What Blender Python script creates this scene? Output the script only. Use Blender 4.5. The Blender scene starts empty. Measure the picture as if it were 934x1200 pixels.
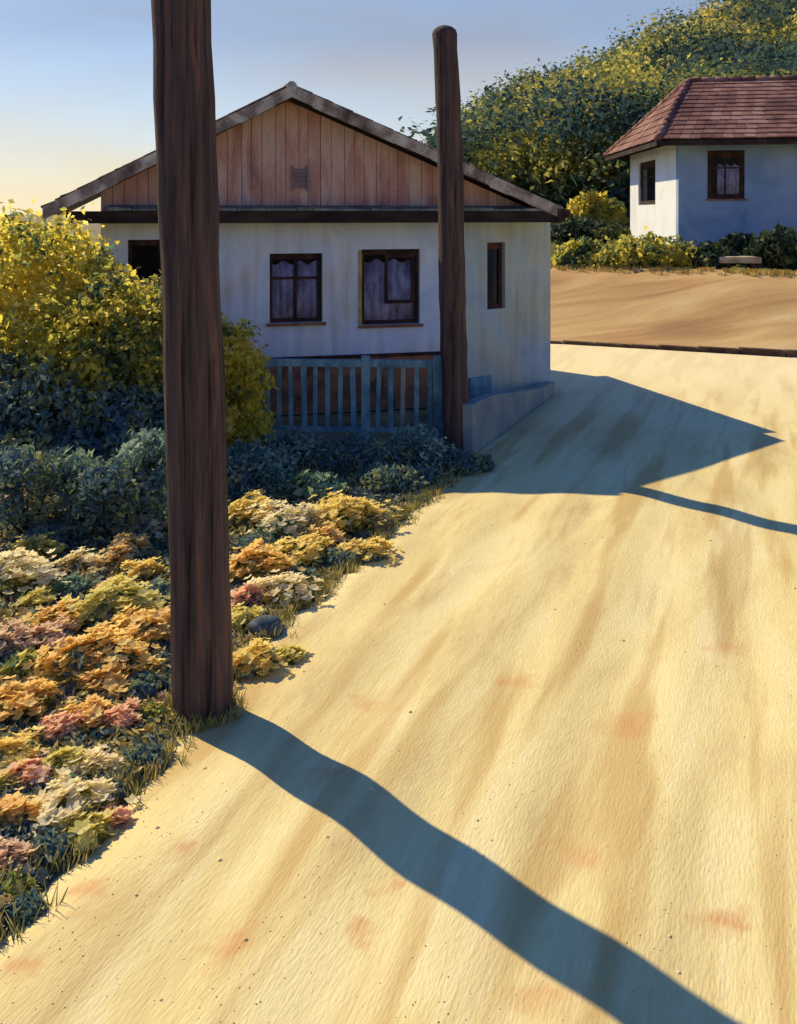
import bpy, bmesh, math, random
import numpy as np
from mathutils import Vector, noise

# ------------------------------------------------------------------ camera, sky, sun, exposure
sc = bpy.context.scene
COL = sc.collection
F = 1200.0; HZ = 250.0; H = 3.0          # focal length in picture units, horizon row, eye height
cam = bpy.data.cameras.new('camera'); co = bpy.data.objects.new('camera', cam); COL.objects.link(co)
co.location = (0, 0, H); co.rotation_euler = (math.radians(90), 0, 0)
cam.sensor_fit = 'HORIZONTAL'; cam.sensor_width = 36; cam.lens = 36 * F / 934
cam.shift_y = -(600 - HZ) / 934; cam.clip_end = 3000
sc.camera = co
SUN_EL = math.radians(41); SUN_AZ = math.radians(-43.5)
w = bpy.data.worlds.new('World'); sc.world = w; w.use_nodes = True
nt = w.node_tree; bg = nt.nodes['Background']
sky = nt.nodes.new('ShaderNodeTexSky'); sky.sky_type = 'NISHITA'; sky.sun_disc = False
sky.sun_elevation = SUN_EL; sky.sun_rotation = SUN_AZ
sky.air_density = 1.0; sky.dust_density = 0.7; sky.ozone_density = 8.0
bg.inputs[1].default_value = 0.095
def clouds():
    # thin warm and violet veils of cloud, fixed in the sky by direction
    L = nt.links; tc = nt.nodes.new('ShaderNodeTexCoord'); mp = nt.nodes.new('ShaderNodeMapping'); mp.inputs['Scale'].default_value = (1, 1, 3.2)
    L.new(tc.outputs['Generated'], mp.inputs[0]); n = nt.nodes.new('ShaderNodeTexNoise'); n.inputs['Scale'].default_value = 3.2; n.inputs['Detail'].default_value = 6; n.inputs['Distortion'].default_value = .4
    L.new(mp.outputs[0], n.inputs['Vector']); mr = nt.nodes.new('ShaderNodeMapRange'); mr.inputs['From Min'].default_value = .3; mr.inputs['From Max'].default_value = .7; mr.inputs['To Min'].default_value = .4; mr.inputs['To Max'].default_value = .9
    L.new(n.outputs[0], mr.inputs['Value']); mx = nt.nodes.new('ShaderNodeMix'); mx.data_type = 'RGBA'; L.new(mr.outputs[0], mx.inputs['Factor'])
    L.new(sky.outputs[0], mx.inputs[6])
    sx = nt.nodes.new('ShaderNodeSeparateXYZ'); L.new(tc.outputs['Generated'], sx.inputs[0])
    cr = nt.nodes.new('ShaderNodeValToRGB'); L.new(sx.outputs[2], cr.inputs[0]); e = cr.color_ramp.elements      # cloud tint by height: cream low, violet-blue higher
    e[0].position = .0; e[0].color = (.86, .70, .42, 1); e[1].position = .17; e[1].color = (.30, .34, .43, 1); q = e.new(.09); q.color = (.56, .54, .50, 1)
    vm = nt.nodes.new('ShaderNodeVectorMath'); vm.operation = 'SCALE'; vm.inputs['Scale'].default_value = 9.0; L.new(cr.outputs[0], vm.inputs[0]); L.new(vm.outputs[0], mx.inputs[7])
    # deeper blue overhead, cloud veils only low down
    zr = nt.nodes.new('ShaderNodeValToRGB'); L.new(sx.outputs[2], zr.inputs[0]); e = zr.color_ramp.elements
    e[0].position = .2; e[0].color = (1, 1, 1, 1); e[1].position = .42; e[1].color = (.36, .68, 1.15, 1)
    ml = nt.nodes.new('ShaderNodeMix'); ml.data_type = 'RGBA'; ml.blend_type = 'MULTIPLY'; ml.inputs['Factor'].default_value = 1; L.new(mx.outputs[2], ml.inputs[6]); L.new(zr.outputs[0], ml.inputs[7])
    fd = nt.nodes.new('ShaderNodeMapRange'); fd.inputs['From Min'].default_value = .25; fd.inputs['From Max'].default_value = .4; fd.inputs['To Min'].default_value = 1; fd.inputs['To Max'].default_value = .1; L.new(sx.outputs[2], fd.inputs['Value'])
    mu = nt.nodes.new('ShaderNodeMath'); mu.operation = 'MULTIPLY'; L.new(mr.outputs[0], mu.inputs[0]); L.new(fd.outputs[0], mu.inputs[1]); L.new(mu.outputs[0], mx.inputs['Factor'])
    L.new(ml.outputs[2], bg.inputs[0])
clouds()
sun = bpy.data.lights.new('sun', 'SUN'); sun.energy = 3.9; sun.angle = math.radians(0.5); sun.color = (1, 0.83, 0.46)
so = bpy.data.objects.new('sun', sun); COL.objects.link(so)
sd = Vector((math.sin(-SUN_AZ) * math.cos(SUN_EL), -math.cos(SUN_AZ) * math.cos(SUN_EL), -math.sin(SUN_EL)))
so.rotation_euler = sd.to_track_quat('-Z', 'Y').to_euler(); so.location = (-20, 20, 30)
sc.view_settings.view_transform = 'Standard'; sc.view_settings.look = 'None'
sc.view_settings.exposure = 0.5; sc.view_settings.gamma = 1.0
R = random.Random(7); NR = np.random.default_rng(11)

# ------------------------------------------------------------------ helpers
def lin(c):
    return tuple(((v / 255) / 12.92 if v / 255 <= .04045 else (((v / 255) + .055) / 1.055) ** 2.4) for v in c) + (1,)
def N(t, kind, **kw):
    n = t.nodes.new(kind)
    for k, v in kw.items():
        if k in n.inputs.keys(): n.inputs[k].default_value = v
        else: setattr(n, k, v)
    return n
def mat(name, cols, scale=2.0, stretch=(1, 1, 1), rot=(0, 0, 0), rough=.85, bump=.3, bscale=30, detail=5, fine=.25,
        fscale=40, trans=0.0, island=0.0, dist=.6, spec=.2, lo=.3, hi=.7):
    """mottled paint-like surface: a colour ramp driven by stretched noise, plus a fine variation and bump"""
    m = bpy.data.materials.new(name); m.use_nodes = True; t = m.node_tree; L = t.links
    p = t.nodes['Principled BSDF']; p.inputs['Roughness'].default_value = rough; p.inputs['Specular IOR Level'].default_value = spec
    tc = N(t, 'ShaderNodeTexCoord'); mp = N(t, 'ShaderNodeMapping'); mp.inputs['Scale'].default_value = stretch; mp.inputs['Rotation'].default_value = rot
    if any(rot): mp.vector_type = 'TEXTURE'; mp.inputs['Scale'].default_value = [1 / q for q in stretch]
    L.new(tc.outputs['Object'], mp.inputs[0])
    n1 = N(t, 'ShaderNodeTexNoise', Scale=scale, Detail=detail, Distortion=dist); L.new(mp.outputs[0], n1.inputs['Vector'])
    n2 = N(t, 'ShaderNodeTexNoise', Scale=fscale, Detail=3.0); L.new(mp.outputs[0], n2.inputs['Vector'])
    a = N(t, 'ShaderNodeMath', operation='MULTIPLY_ADD'); a.inputs[1].default_value = fine; L.new(n2.outputs[0], a.inputs[0])
    b = N(t, 'ShaderNodeMath', operation='SUBTRACT'); L.new(n1.outputs[0], b.inputs[0]); b.inputs[1].default_value = fine / 2
    L.new(b.outputs[0], a.inputs[2]); fac = a.outputs[0]
    if island:
        g = N(t, 'ShaderNodeNewGeometry'); c = N(t, 'ShaderNodeMath', operation='MULTIPLY_ADD'); c.inputs[1].default_value = island
        L.new(g.outputs['Random Per Island'], c.inputs[0]); d = N(t, 'ShaderNodeMath', operation='SUBTRACT'); L.new(fac, d.inputs[0]); d.inputs[1].default_value = island / 2
        L.new(d.outputs[0], c.inputs[2]); fac = c.outputs[0]
    r = N(t, 'ShaderNodeValToRGB'); L.new(fac, r.inputs[0]); e = r.color_ramp.elements
    k = len(cols)
    while len(e) < k: e.new(.5)
    for i, cc in enumerate(cols):
        e[i].position = lo + (hi - lo) * i / max(1, k - 1); e[i].color = lin(cc)
    L.new(r.outputs[0], p.inputs['Base Color'])
    if bump:
        nb = N(t, 'ShaderNodeTexNoise', Scale=bscale, Detail=4.0); L.new(mp.outputs[0], nb.inputs['Vector'])
        bp = N(t, 'ShaderNodeBump', Strength=bump, Distance=.02); L.new(nb.outputs[0], bp.inputs['Height']); L.new(bp.outputs[0], p.inputs['Normal'])
    if trans:
        tr = N(t, 'ShaderNodeBsdfTranslucent'); mx = N(t, 'ShaderNodeMixShader'); mx.inputs[0].default_value = trans
        L.new(r.outputs[0], tr.inputs[0]); L.new(p.outputs[0], mx.inputs[1]); L.new(tr.outputs[0], mx.inputs[2])
        L.new(mx.outputs[0], t.nodes['Material Output'].inputs[0])
    m['ramp'] = r.name
    return m

def tagp(o, label=None, cat=None, group=None, kind=None):
    if label: o['label'] = label
    if cat: o['category'] = cat
    if group: o['group'] = group
    if kind: o['kind'] = kind
    return o
def thing(name, label, cat, loc, group=None):
    o = bpy.data.objects.new(name, None); COL.objects.link(o); o.location = loc; o.empty_display_size = .2
    return tagp(o, label, cat, group)
def root_loc(p):
    v = Vector((0, 0, 0))
    while p is not None: v += p.location; p = p.parent
    return v
def link(name, me, m, parent=None, smooth=False):
    if parent is not None:
        v = root_loc(parent)
        me.transform(__import__('mathutils').Matrix.Translation(-v))
    o = bpy.data.objects.new(name, me); COL.objects.link(o)
    if m: me.materials.append(m)
    if smooth: me.polygons.foreach_set('use_smooth', [True] * len(me.polygons))
    if parent is not None: o.parent = parent
    return o
def obj(name, bm, m, parent=None, smooth=False, bevel=0):
    bmesh.ops.recalc_face_normals(bm, faces=bm.faces)
    me = bpy.data.meshes.new(name); bm.to_mesh(me); bm.free()
    o = link(name, me, m, parent, smooth)
    if bevel:
        b = o.modifiers.new('bevel', 'BEVEL'); b.width = bevel; b.segments = 2; b.limit_method = 'ANGLE'
    return o
def npmesh(name, V, Fc, m, parent=None, smooth=False):
    me = bpy.data.meshes.new(name)
    V = np.asarray(V, dtype=np.float32); Fc = np.asarray(Fc, dtype=np.int32); k = Fc.shape[1]
    me.vertices.add(len(V)); me.vertices.foreach_set('co', V.ravel())
    me.loops.add(Fc.size); me.loops.foreach_set('vertex_index', Fc.ravel())
    me.polygons.add(len(Fc)); me.polygons.foreach_set('loop_start', np.arange(0, Fc.size, k, dtype=np.int32))
    me.update(calc_edges=True); me.validate()
    return link(name, me, m, parent, smooth)
def hexa(bm, c):      # eight corners: bottom four (ring), top four (ring)
    v = [bm.verts.new(p) for p in c]
    for f in ((0, 3, 2, 1), (4, 5, 6, 7), (0, 1, 5, 4), (1, 2, 6, 5), (2, 3, 7, 6), (3, 0, 4, 7)): bm.faces.new([v[i] for i in f])
def bx(bm, P, a0, a1, b0, b1, z0, z1):
    hexa(bm, [P(a0, b0, z0), P(a1, b0, z0), P(a1, b1, z0), P(a0, b1, z0), P(a0, b0, z1), P(a1, b0, z1), P(a1, b1, z1), P(a0, b1, z1)])
def basis(o, u, v):
    o = Vector((o[0], o[1], 0)); u = Vector((u[0], u[1], 0)); v = Vector((v[0], v[1], 0))
    return lambda a, b, z: o + u * a + v * b + Vector((0, 0, z))
def tube(bm, pts, rad, seg=10, jit=0, cap=True):
    rings = []
    for i, p in enumerate(pts):
        p = Vector(p); d = (Vector(pts[min(i + 1, len(pts) - 1)]) - Vector(pts[max(i - 1, 0)])).normalized()
        x = d.orthogonal().normalized() if abs(d.z) < .9 else Vector((1, 0, 0)); x = (x - d * x.dot(d)).normalized(); y = d.cross(x)
        r = rad[i] if hasattr(rad, '__len__') else rad
        rings.append([bm.verts.new(p + (x * math.cos(2 * math.pi * k / seg) + y * math.sin(2 * math.pi * k / seg)) * r * (1 + R.uniform(-jit, jit))) for k in range(seg)])
    for A, B in zip(rings, rings[1:]):
        for k in range(seg): bm.faces.new((A[k], A[(k + 1) % seg], B[(k + 1) % seg], B[k]))
    if cap: bm.faces.new(rings[0][::-1]); bm.faces.new(rings[-1])
def px2g(x, y, z=0.0):   # a point of the ground plane
    Y = F * (H - z) / (y - HZ); return ((x - 467) / F * Y, Y, z)
def at(x, y, Y):
    return Vector(((x - 467) / F * Y, Y, H - (y - HZ) / F * Y))
def sstep(a, b, x):
    t = min(1, max(0, (x - a) / (b - a))); return t * t * (3 - 2 * t)
def interp(x, xs, ys): return float(np.interp(x, xs, ys))

# ------------------------------------------------------------------ ground and lane
def gh(x, y):
    """gentle undulation of the ground"""
    f = 1 - sstep(9, 13, y)
    n = noise.noise(Vector((x * .55 + 3.1, y * .55 + 1.7, 0))) * .04
    hump = .06 * math.exp(-((x + .25) ** 2 + (y - 5.3) ** 2) / .5) + .0 * math.exp(-((x - .75) ** 2 + (y - 4.25) ** 2) / .18)
    return (n * f + hump) * (1 if y > 0 else 0)
EY = [0, 3.5, 4.34, 5.29, 6.0, 7.5, 9.23, 10.6, 11.8, 12.9, 14.4, 17.1, 17.6, 19, 30]
EX = [-2.4, -1.95, -1.70, -1.46, -1.30, -.84, -.26, .22, .62, .95, 1.5, 2.6, 2.4, -16, -16]
def edge(y): return interp(y, EY, EX) + .10 * noise.noise(Vector((y * 2.3, 4, 0))) + .05 * noise.noise(Vector((y * 7, 9, 0)))

m_ground = mat('earth_and_grass', [(70, 74, 70), (100, 98, 74), (140, 126, 86), (170, 150, 104)], scale=.8, bump=.6, bscale=12)
def grid(name, xs, ys, zf, m, edgef=None, smooth=True):
    V = []; nx, ny = len(xs), len(ys)
    for y in ys:
        for i, x in enumerate(xs):
            if edgef: e = edgef(y); xx = e + (xs[-1] - e) * (x - xs[0]) / (xs[-1] - xs[0])
            else: xx = x
            V.append((xx, y, zf(xx, y)))
    Fc = [(j * nx + i, j * nx + i + 1, (j + 1) * nx + i + 1, (j + 1) * nx + i) for j in range(ny - 1) for i in range(nx - 1)]
    return npmesh(name, V, Fc, m, None, smooth)
xs = sorted(set([-1500, -400, -100, -50] + list(np.arange(-30, 30.1, .25)) + [50, 100, 400, 1500]))
ys = sorted(set([-300, -60, -20, -5] + list(np.arange(0, 26, .25)) + [30, 40, 80, 200, 600, 2500]))
tagp(grid('ground', xs, ys, lambda x, y: gh(x, y) - .03, m_ground), kind='structure')

m_road = mat('sandy_lane', [(192, 172, 122), (212, 192, 138), (222, 204, 146), (230, 214, 162), (220, 204, 152)],
             scale=.8, stretch=(2.4, .5, 1), rot=(0, 0, math.radians(-20)), bump=.3, bscale=34, detail=7, fine=.2, fscale=16, dist=.5)
def road_spots(m):
    """orange earth stains at fixed places of the lane"""
    t = m.node_tree; L = t.links; p = t.nodes['Principled BSDF']; r = t.nodes[m['ramp']]
    tc = N(t, 'ShaderNodeTexCoord'); nz = N(t, 'ShaderNodeTexNoise', Scale=5.0, Detail=4.0); L.new(tc.outputs['Object'], nz.inputs['Vector'])
    sub = N(t, 'ShaderNodeVectorMath', operation='MULTIPLY_ADD'); sub.inputs[1].default_value = (.5, .5, 0); L.new(nz.outputs['Color'], sub.inputs[0]); L.new(tc.outputs['Object'], sub.inputs[2])
    last = None
    for (x, y, s) in [(100, 1055, .07), (275, 1113, .075), (422, 1097, .08), (692, 1005, .10), (860, 1090, .09), (733, 850, .13), (432, 830, .12), (32, 1138, .06), (388, 915, .08),
                      (215, 1000, .07), (640, 1165, .1), (470, 1040, .05), (610, 800, .1), (860, 760, .12)]:
        g = px2g(x, y); d = N(t, 'ShaderNodeVectorMath', operation='DISTANCE'); d.inputs[1].default_value = (g[0] + .25, g[1] + .25, 0)
        L.new(sub.outputs[0], d.inputs[0]); mr = N(t, 'ShaderNodeMapRange'); mr.inputs['From Min'].default_value = s * .1; mr.inputs['From Max'].default_value = s * 1.7
        mr.inputs['To Min'].default_value = .6 if s < .1 else .4; mr.inputs['To Max'].default_value = 0; L.new(d.outputs['Value'], mr.inputs['Value'])
        if last is None: last = mr.outputs[0]
        else:
            mm = N(t, 'ShaderNodeMath', operation='MAXIMUM'); L.new(last, mm.inputs[0]); L.new(mr.outputs[0], mm.inputs[1]); last = mm.outputs[0]
    # wheel-rut streaks running along the lane
    mp = N(t, 'ShaderNodeMapping'); mp.vector_type = 'TEXTURE'; mp.inputs['Rotation'].default_value = (0, 0, math.radians(-20)); mp.inputs['Scale'].default_value = (1 / 2.2, 1 / .2, 1)
    L.new(tc.outputs['Object'], mp.inputs[0]); n3 = N(t, 'ShaderNodeTexNoise', Scale=1.5, Detail=3.0, Distortion=.25); L.new(mp.outputs[0], n3.inputs['Vector'])
    mr = N(t, 'ShaderNodeMapRange'); mr.inputs['From Min'].default_value = .5; mr.inputs['From Max'].default_value = .62; mr.inputs['To Max'].default_value = .72; L.new(n3.outputs[0], mr.inputs['Value'])
    mx0 = N(t, 'ShaderNodeMix', data_type='RGBA'); L.new(mr.outputs[0], mx0.inputs['Factor']); L.new(r.outputs[0], mx0.inputs[6]); mx0.inputs[7].default_value = lin((188, 156, 98))
    mx = N(t, 'ShaderNodeMix', data_type='RGBA'); L.new(last, mx.inputs['Factor']); L.new(mx0.outputs[2], mx.inputs[6]); mx.inputs[7].default_value = lin((198, 128, 78))
    # paler dry sand where the lane bends away behind the house
    sp = N(t, 'ShaderNodeSeparateXYZ'); L.new(tc.outputs['Object'], sp.inputs[0]); ms = N(t, 'ShaderNodeMapRange'); ms.inputs['From Min'].default_value = 14; ms.inputs['From Max'].default_value = 19; ms.inputs['To Max'].default_value = .7; L.new(sp.outputs[1], ms.inputs['Value'])
    my = N(t, 'ShaderNodeMix', data_type='RGBA'); L.new(ms.outputs[0], my.inputs['Factor']); L.new(mx.outputs[2], my.inputs[6]); my.inputs[7].default_value = lin((236, 220, 180))
    L.new(my.outputs[2], p.inputs['Base Color'])
road_spots(m_road)
rx = list(np.linspace(0, 1, 150) ** 1.15 * 22)
def rut(x, y):
    t = x * math.cos(math.radians(20)) - y * math.sin(math.radians(20))
    return .012 * math.sin(t * 9 + 2.2 * noise.noise(Vector((x * .4, y * .25, 5)))) * (1 - sstep(8, 14, y))
def road_h(x, y):
    e = edge(y); return gh(x, y) - .03 + .045 * sstep(0, .25, x - e) + rut(x, y)
tagp(grid('dirt_lane', rx, list(np.arange(0.5, 25, .09)), road_h, m_road, edge), kind='structure')

# earth bank, plateau and hill beyond the lane
BX = [-60, 3.5, 8.2, 14, 60]; BY = [26.5, 23.6, 21.3, 19.5, 12]
def bank_y(x): return interp(x, BX, BY)
m_bank = mat('ochre_earth', [(156, 118, 80), (186, 146, 98), (204, 168, 116), (222, 194, 142)], scale=.7, stretch=(.25, 1.8, 1.8), bump=.3, bscale=4, detail=7)
def bank_mesh():
    V = []; Fc = []; X = list(np.arange(1.0, 30, .3)); S = [0, .05, .15, .3, .45, .6, .75, .88, 1.0, 1.12]; ns = len(S)
    for x in X:
        y0 = bank_y(x)
        for s in S:
            z = 1.52 * (sstep(0, 1, s) * .5 + .5 * min(1, s)) + (.03 * noise.noise(Vector((x * .6, s * 3, 0))) if s > 0 else -.05)
            V.append((x, y0 + 4.0 * s, z + .06))
    for i in range(len(X) - 1):
        for j in range(ns - 1): Fc.append((i * ns + j, (i + 1) * ns + j, (i + 1) * ns + j + 1, i * ns + j + 1))
    return npmesh('earth_bank', V, Fc, m_bank, None, True)
tagp(bank_mesh(), kind='structure')
CR = [-.3, -.02, .02, .06, .075, .11, .16, .2, .25, .30, .38, .6]; CZ = [0, 0, 1.5, 5.2, 7.0, 9.2, 10.2, 12.0, 14.6, 17.2, 20, 22]
def hill_z(x, y):
    r = x / max(y, 1); base = 1.5 * sstep(-2, 3.5, x) 
    crest = interp(r, CR, CZ); s = sstep(38, 100, y) * .55 + .45 * min(1, max(0, (y - 38) / 62))
    h = base + .4 * sstep(27, 32, y) * sstep(4, 8, x) + max(0, crest - 1.5) * s
    if y > 100: h = max(h - (y - 100) * .12, 0)
    return h + .35 * noise.noise(Vector((x * .12, y * .12, 2))) * sstep(40, 60, y)
m_hill = mat('hill_grass', [(40, 48, 34), (74, 76, 38), (120, 110, 46)], scale=.12, bump=.6, bscale=3)
def hillmesh():
    V = []; Fc = []; X = list(np.arange(-3, 30, .8)) + list(np.arange(30, 90, 3)); S = [0, .5, 1.5, 3, 5, 8, 12, 16, 21, 26, 32, 38, 45, 52, 59, 66, 73, 80, 95, 120, 160]
    ns = len(S)
    for x in X:
        y0 = bank_y(x) + 3.9
        for s in S: V.append((x, y0 + s, hill_z(x, y0 + s) + (-.02 if s == 0 else .02)))
    for i in range(len(X) - 1):
        for j in range(ns - 1): Fc.append((i * ns + j, (i + 1) * ns + j, (i + 1) * ns + j + 1, i * ns + j + 1))
    return npmesh('hill', V, Fc, m_hill, None, True)
tagp(hillmesh(), kind='structure')
# dark kerb along the foot of the bank
m_kerb = mat('dark_stone', [(52, 38, 34), (78, 60, 50), (100, 80, 66)], scale=3, bump=.6)
bm = bmesh.new(); x = 2.6
while x < 22:
    l = R.uniform(.5, .9); t = min(1, (x - 2.6) / 6); hh = .05 + .12 * t + R.uniform(-.015, .02)
    y0, y1 = bank_y(x) - .12, bank_y(x + l) - .12; g = .012
    c = [(x + g, y0, -.02), (x + l - g, y1, -.02), (x + l - g, y1 + .2, -.02), (x + g, y0 + .2, -.02)]
    hexa(bm, c + [(p[0], p[1] + R.uniform(0, .02), hh) for p in c]); x += l
tagp(obj('kerb', bm, m_kerb, bevel=.02), kind='structure')

# ------------------------------------------------------------------ foliage tools
def leaves(lobes, n, size, flat=.0, asp=.55, shell=(.55, 1.06), loose=.07):
    """n leaf quads spread through ellipsoid lobes (cx,cy,cz,rx,ry,rz)"""
    L = np.array(lobes, dtype=float); wgt = (L[:, 3] * L[:, 4] + L[:, 5] * L[:, 3]); wgt /= wgt.sum()
    k = NR.choice(len(L), n, p=wgt); d = NR.normal(size=(n, 3)); d /= np.linalg.norm(d, axis=1)[:, None]
    rr = shell[0] + (shell[1] - shell[0]) * NR.random(n) ** .5
    rr *= 1 + .2 * np.sin(d[:, 0] * 7 + k) * np.sin(d[:, 2] * 6 + k * 2) + .08 * np.sin(d[:, 1] * 17 + d[:, 2] * 13 + k)
    tail = NR.random(n) < loose; rr = np.where(tail, rr * NR.uniform(1.05, 1.28, n), rr)
    P = L[k, :3] + d * L[k, 3:] * rr[:, None]
    nrm = d * .6 + NR.normal(size=(n, 3)) * .6; nrm[:, 2] += flat; nrm /= np.linalg.norm(nrm, axis=1)[:, None]
    a = np.cross(nrm, NR.normal(size=(n, 3))); a /= np.linalg.norm(a, axis=1)[:, None]; b = np.cross(nrm, a)
    s = size * NR.uniform(.55, 1.35, n)[:, None]
    V = np.stack([P - a * s, P - b * s * asp + nrm * s * .12, P + a * s, P + b * s * asp + nrm * s * .12], axis=1).reshape(-1, 3)
    V[:, 2] = np.maximum(V[:, 2], .0 + V[:, 2] * 0) if False else V[:, 2]
    return V, np.arange(4 * n).reshape(n, 4)
def stems(base, lobes, r=.05, k=3):
    bm = bmesh.new()
    for L in lobes:
        b = Vector(base) + Vector((R.uniform(-.6, .6) * L[3] * .4, R.uniform(-.3, .3) * L[3] * .4, -.03)); t = Vector(L[:3]); mid = (b * .5 + t * .5) + Vector((R.uniform(-.1, .1), R.uniform(-.1, .1), 0)) * L[3]
        tube(bm, [b, mid, t], [r, r * .7, r * .3], 7, .1)
    return bm
m_bark = mat('bark', [(46, 34, 28), (74, 56, 44), (92, 72, 56)], scale=4, stretch=(1, 1, .3), bump=.7)
LEAF = {
 'yellow': mat('yellow_leaves', [(92, 122, 104), (176, 176, 84), (232, 212, 88), (248, 228, 100), (250, 240, 156)], scale=1.7, trans=.7, island=.2, bump=0, rough=.6, detail=3),
 'olive': mat('olive_leaves', [(76, 106, 98), (124, 138, 84), (204, 190, 84), (244, 226, 108)], scale=1.8, trans=.65, island=.25, bump=0, rough=.6, detail=3),
 'dark': mat('dark_leaves', [(36, 54, 52), (56, 76, 62), (88, 100, 62), (130, 126, 66)], scale=1.2, trans=.3, island=.25, bump=0, rough=.6, detail=3),
 'sage': mat('sage_leaves', [(84, 110, 110), (120, 144, 132), (156, 180, 158), (196, 214, 188)], scale=2.4, trans=.4, island=.3, bump=0, rough=.6, detail=3),
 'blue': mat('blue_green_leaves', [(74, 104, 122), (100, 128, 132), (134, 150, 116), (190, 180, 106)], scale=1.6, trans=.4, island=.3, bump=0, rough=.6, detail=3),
 'mint': mat('mint_leaves', [(86, 116, 98), (132, 160, 132), (168, 190, 158)], scale=3, trans=.3, island=.4, bump=0, rough=.6),
 'wood': mat('woodland_leaves', [(62, 88, 92), (88, 110, 88), (152, 152, 84), (222, 206, 104), (240, 224, 128)], scale=.12, stretch=(1, 1, 2.0), trans=.5, island=.12, bump=0, rough=.7, detail=3, lo=.38, hi=.72),
}
def shrub(name, label, cat, base, lobes, n, size, leaf, group=None, stem=.04, flat=0, asp=.55, stemlobes=6):
    t = thing(name, label, cat, base, group)
    V, Fc = leaves(lobes, n, size, flat, asp); V[:, 2] = np.maximum(V[:, 2], base[2] + .01)
    npmesh('foliage', V, Fc, LEAF[leaf], t)
    obj('stem', stems(base, lobes[:stemlobes], stem), m_bark, t, True)
    return t

# ------------------------------------------------------------------ gabled house
NC = Vector((1.04, 16.0, 0)); FC = Vector((2.566, 17.3, 0))     # near corner, and the far end of the splayed corner wall
uu = Vector((-.965, -.262, 0)); vv = Vector((-.262, .965, 0)); cv = (FC - NC).normalized(); cn = Vector((-cv.y, cv.x, 0)); SD = (FC - NC).length
CA, CB = (FC - NC).dot(uu), (FC - NC).dot(vv)
HP = basis(NC, uu, vv)                      # a along the front to the left, b to the rear, z up
def fa(x, b=0.0):                           # a-coordinate on the plane at depth b seen at picture column x
    r = (x - 467) / F; o = NC + vv * b; return (r * o.y - o.x) / (uu.x - r * uu.y)
def fz(x, y, b=0.0): Y = HP(fa(x, b), b, 0).y; return H - (y - HZ) / F * Y
def sb(x):                                  # b-coordinate on the side wall
    r = (x - 467) / F; return (r * NC.y - NC.x) / (cv.x - r * cv.y)
def sz(x, y): Y = (NC + cv * sb(x)).y; return H - (y - HZ) / F * Y
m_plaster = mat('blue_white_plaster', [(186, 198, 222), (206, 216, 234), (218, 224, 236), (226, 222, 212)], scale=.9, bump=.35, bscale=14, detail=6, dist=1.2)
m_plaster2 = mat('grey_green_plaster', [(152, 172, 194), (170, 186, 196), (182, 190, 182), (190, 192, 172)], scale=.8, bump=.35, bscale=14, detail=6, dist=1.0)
m_gable = mat('weathered_red_boards', [(146, 112, 108), (178, 132, 120), (194, 150, 134), (206, 174, 160), (168, 148, 150)], scale=2.0, stretch=(1.6, 1.6, .35), bump=.5, bscale=20, detail=6, island=.12)
m_beam = mat('dark_timber', [(34, 26, 26), (52, 40, 38), (74, 60, 56)], scale=4, stretch=(.4, .4, 1), bump=.5)
m_barge = mat('pale_weathered_edge', [(92, 76, 70), (142, 128, 118), (188, 176, 164), (206, 198, 184)], scale=3.2, bump=.7, bscale=16, detail=6)
m_tile = mat('brown_roof_tiles', [(72, 54, 50), (92, 70, 64), (110, 86, 78), (136, 116, 106)], scale=2.2, bump=.5, island=.3)
m_tile2 = mat('red_roof_tiles', [(96, 64, 62), (118, 80, 74), (136, 98, 90), (158, 122, 114)], scale=1.0, bump=.5, island=.25)
m_frame = mat('dark_window_timber', [(40, 30, 30), (60, 44, 40), (96, 58, 42)], scale=5, bump=.3)
m_sill = mat('faded_red_sill', [(112, 70, 56), (150, 98, 72), (164, 122, 96)], scale=5, bump=.3)
m_yjamb = mat('yellow_jamb_paint', [(150, 128, 70), (196, 170, 96)], scale=5, bump=.3)
m_curtain = mat('grey_violet_curtain', [(120, 112, 128), (176, 172, 196), (216, 212, 232)], scale=3, stretch=(2, 2, .8), bump=.2)
m_room = mat('dark_room', [(52, 44, 46), (74, 64, 66)], scale=2, bump=0)
def glassmat():
    m = bpy.data.materials.new('window_glass'); m.use_nodes = True; t = m.node_tree
    p = t.nodes['Principled BSDF']; p.inputs['Base Color'].default_value = (.02, .02, .03, 1); p.inputs['Roughness'].default_value = .12; p.inputs['Specular IOR Level'].default_value = .5
    tr = N(t, 'ShaderNodeBsdfTransparent'); tr.inputs[0].default_value = (.95, .95, 1, 1); mx = N(t, 'ShaderNodeMixShader'); mx.inputs[0].default_value = .1
    t.links.new(tr.outputs[0], mx.inputs[1]); t.links.new(p.outputs[0], mx.inputs[2]); t.links.new(mx.outputs[0], t.nodes['Material Output'].inputs[0]); return m
m_glass = glassmat()

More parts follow.
